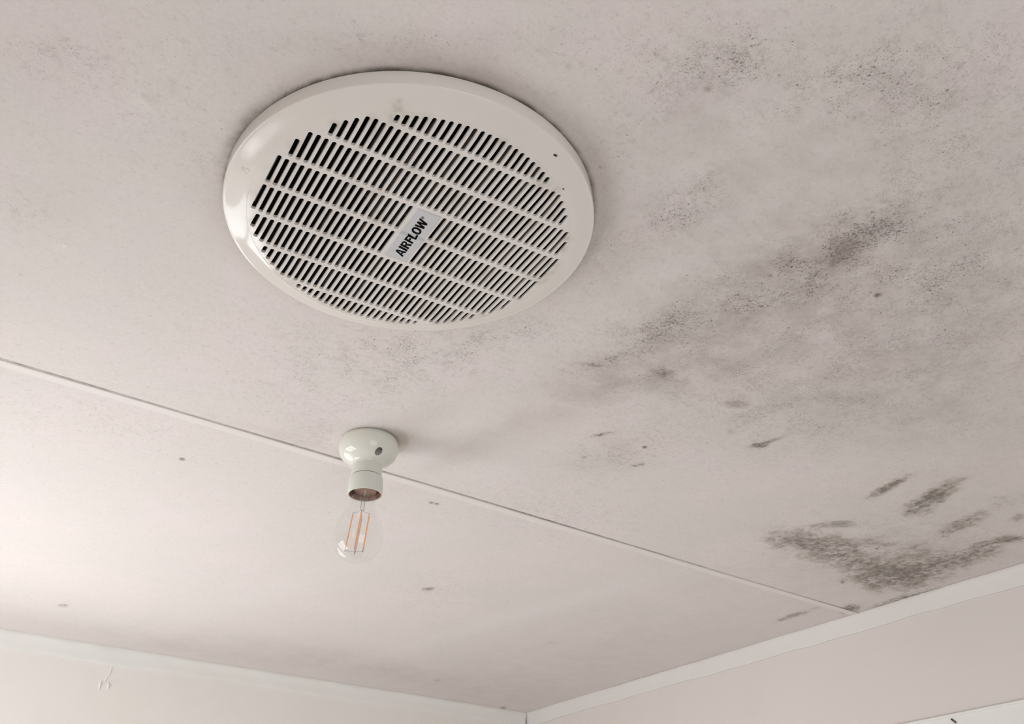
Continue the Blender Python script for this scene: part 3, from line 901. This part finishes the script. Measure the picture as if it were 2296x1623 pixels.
bmesh.ops.recalc_face_normals(bm, faces=bm.faces[:])
obj('neck', bm, M_hold, lamp, 40)
bm = bmesh.new()
lathe(bm, [(0.0178, -0.0514), (0.0190, -0.0514), (0.0199, -0.0518), (0.0205, -0.0532), (0.0207, -0.0560), (0.0209, -0.066), (0.0210, -0.0744), (0.0207, -0.0748), (0.0200, -0.0748), (0.0197, -0.0742), (0.0196, -0.060), (0.0178, -0.0560)], 96, close=True)
bmesh.ops.recalc_face_normals(bm, faces=bm.faces[:])
obj('skirt', bm, M_hold, lamp, 40)
bm = bmesh.new()
lathe(bm, [(0.0, -0.0530), (0.0183, -0.0530), (0.0183, -0.0535), (0.0, -0.0535)], 64)
obj('contact_plate', bm, M_brass, lamp)
bm = bmesh.new()
lathe(bm, [(0.0176, -0.0555), (0.0195, -0.0565), (0.0195, -0.0738), (0.0189, -0.0741), (0.0180, -0.0710), (0.0176, -0.060)], 64, close=True)
bmesh.ops.recalc_face_normals(bm, faces=bm.faces[:])
obj('bayonet_sleeve', bm, M_brass, lamp, 40)['label'] = 'dull reddish brass sleeve'
bm = bmesh.new()
lathe(bm, [(0.0168, -0.0508), (0.0188, -0.0508), (0.0188, -0.0513), (0.0168, -0.0513)], 96, close=True)
obj('seam_ring', bm, M_seam, lamp)

bulb = thing('light_bulb', 'clear glass filament style bulb, unlit, hanging in the white lamp holder', 'light bulb', (0, 0, 0))
tilt = Matrix.Rotation(math.radians(3.2), 4, 'Y')
bulb.matrix_world = Matrix.Translation((LAMP[0], LAMP[1], CEIL - 0.0565)) @ Matrix.Rotation(-YAW_ROOM, 4, 'Z') @ tilt
ZB = 0.0565       # origin at the bulb's cap
def gp(z):
    return z + ZB
glass = [(0.0142, -0.0680), (0.0144, -0.073), (0.0146, -0.079), (0.0151, -0.0845), (0.0166, -0.0895), (0.0190, -0.0945), (0.0219, -0.1000), (0.0248, -0.1060), (0.0272, -0.1130), (0.0289, -0.1205)]
zc_, R_ = -0.1305, 0.0302
for i in range(0, 25):
    t = math.radians(12) - math.radians(102) * i / 24
    glass.append((max(R_ * math.cos(t), 0.0) if i < 24 else 0.0, zc_ + R_ * math.sin(t)))
bm = bmesh.new(); lathe(bm, [(r, gp(z)) for r, z in glass], 96)
bmesh.ops.recalc_face_normals(bm, faces=bm.faces[:])
obj('glass_envelope', bm, M_glass, bulb, 180)
bm = bmesh.new()
lathe(bm, [(0.0, 0.0026), (0.0040, 0.0024), (0.0085, 0.0018), (0.0110, -0.0004), (0.0115, -0.003), (0.0140, -0.004), (0.0146, -0.0125), (0.0140, -0.0130), (0.0, -0.0130)], 64)
bmesh.ops.recalc_face_normals(bm, faces=bm.faces[:])
obj('bayonet_cap', bm, M_brass, bulb, 40)
# glass stem and exhaust tube
bm = bmesh.new()
lathe(bm, [(0.0095, gp(-0.0665)), (0.0075, gp(-0.072)), (0.0048, gp(-0.079)), (0.0036, gp(-0.086)), (0.0034, gp(-0.0925)), (0.0026, gp(-0.096)), (0.0, gp(-0.0975))], 32)
obj('glass_stem', bm, M_stem, bulb, 180)
lean = -0.0022
zt, zb_ = gp(-0.1015), gp(-0.1450)
spots = [(-0.0112, 0.0005, 0), (0.0015, -0.0090, 0), (0.0100, 0.0010, 0), (-0.0010, 0.0095, 1)]
wire = bmesh.new()
tips = []
M_pale = simple('pale_filament_back', (0.80, 0.60, 0.54), 0.5, 0.4)
for x, y, back_ in spots:
    bm = bmesh.new()
    a, b = Vector((x * 0.93, y, zt)), Vector((x + lean, y, zb_))
    tube(bm, [a, b], 0.00085 if not back_ else 0.0012, 14)
    f = obj('filament', bm, M_pale if back_ else M_fil, bulb, 60)
    f['label'] = 'pale pink filament' if back_ else 'orange filament'
    tube(wire, [a + Vector((0, 0, 0.0035)), a], 0.00035, 8)
    tips.append(b)
    tube(wire, [(0.0012 * (1 if x > 0 else -1), 0, gp(-0.0945)), (x * .45, y * .45, gp(-0.0975)), a + Vector((0, 0, 0.0035))], 0.0002, 8)
obj('support_wires', wire, M_wire, bulb, 60)
wire = bmesh.new()
pb = [Vector((x + lean, y, zb_ - 0.0015)) for x, y, _ in spots]
tube(wire, [pb[0], (lean, 0, zb_ - 0.0022), pb[2]], 0.0002, 8)
tube(wire, [pb[1], (lean, 0, zb_ - 0.0022), pb[3]], 0.0002, 8)
for b in tips:
    tube(wire, [b, b - Vector((0, 0, 0.0024))], 0.00055, 8)
obj('lower_wire', wire, M_wire, bulb, 60)
for q in (-1, 1):
    bm = bmesh.new()
    tube(bm, [(0.0017 * q, 0, gp(-0.079)), (0.0020 * q, 0, gp(-0.0955))], 0.00033, 8)
    obj('lead_wire', bm, M_wire, bulb, 60)

# ------------------------------------------------------------------ insect on the lining
bx = X1 - 0.0052
bug = thing('insect', 'tiny dark brown insect resting on the white lining below its capping bead', 'insect', (bx, 0.8796, CAM_Z + 0.3362))
head, tail = Vector((0, 0.0042, 0.0043)), Vector((0, -0.0036, -0.0036))
bm = bmesh.new()
pts, rad = [], []
for i in range(13):
    f = i / 12
    pts.append(head.lerp(tail, f)); rad.append(0.0002 + 0.0011 * math.sin(math.pi * min(1, f * .95 + .05)) ** .6 + (0.0003 if f < .3 else 0))
tube(bm, pts, rad, 12)
obj('body', bm, M_bug, bug, 60)
axis = (tail - head).normalized(); side = Vector((0, axis.z, -axis.y))
for s in (-1, 1):
    bm = bmesh.new()
    st = head.lerp(tail, .35)
    loop = [(0, 0), (.0022, .0010 * s), (.0050, .0019 * s), (.0068, .0015 * s), (.0072, .0004 * s), (.0035, .0001 * s)]
    lo_, hi_ = [], []
    for a, b in loop:
        p = st + axis * a + side * b
        lo_.append(bm.verts.new(p + Vector((-0.00125 + abs(b) * .4, 0, 0)))); hi_.append(bm.verts.new(p + Vector((-0.00110 + abs(b) * .4, 0, 0))))
    bm.faces.new(lo_); bm.faces.new(list(reversed(hi_)))
    for k in range(len(loop)):
        k2 = (k + 1) % len(loop)
        bm.faces.new((lo_[k], lo_[k2], hi_[k2], hi_[k]))
    bmesh.ops.recalc_face_normals(bm, faces=bm.faces[:])
    obj('wing', bm, M_bug2, bug)
for k in range(3):
    for s in (-1, 1):
        bm = bmesh.new()
        st = head.lerp(tail, .2 + .16 * k)
        tube(bm, [st, st + side * (.0014 * s) + axis * (.0006 * (k - 1)) + Vector((.0002, 0, 0)), st + side * (.0021 * s) + axis * (.0012 * (k - 1)) + Vector((.0011, 0, 0))], 0.00012, 6)
        obj('leg', bm, M_bug, bug)
bpy.context.view_layer.update()
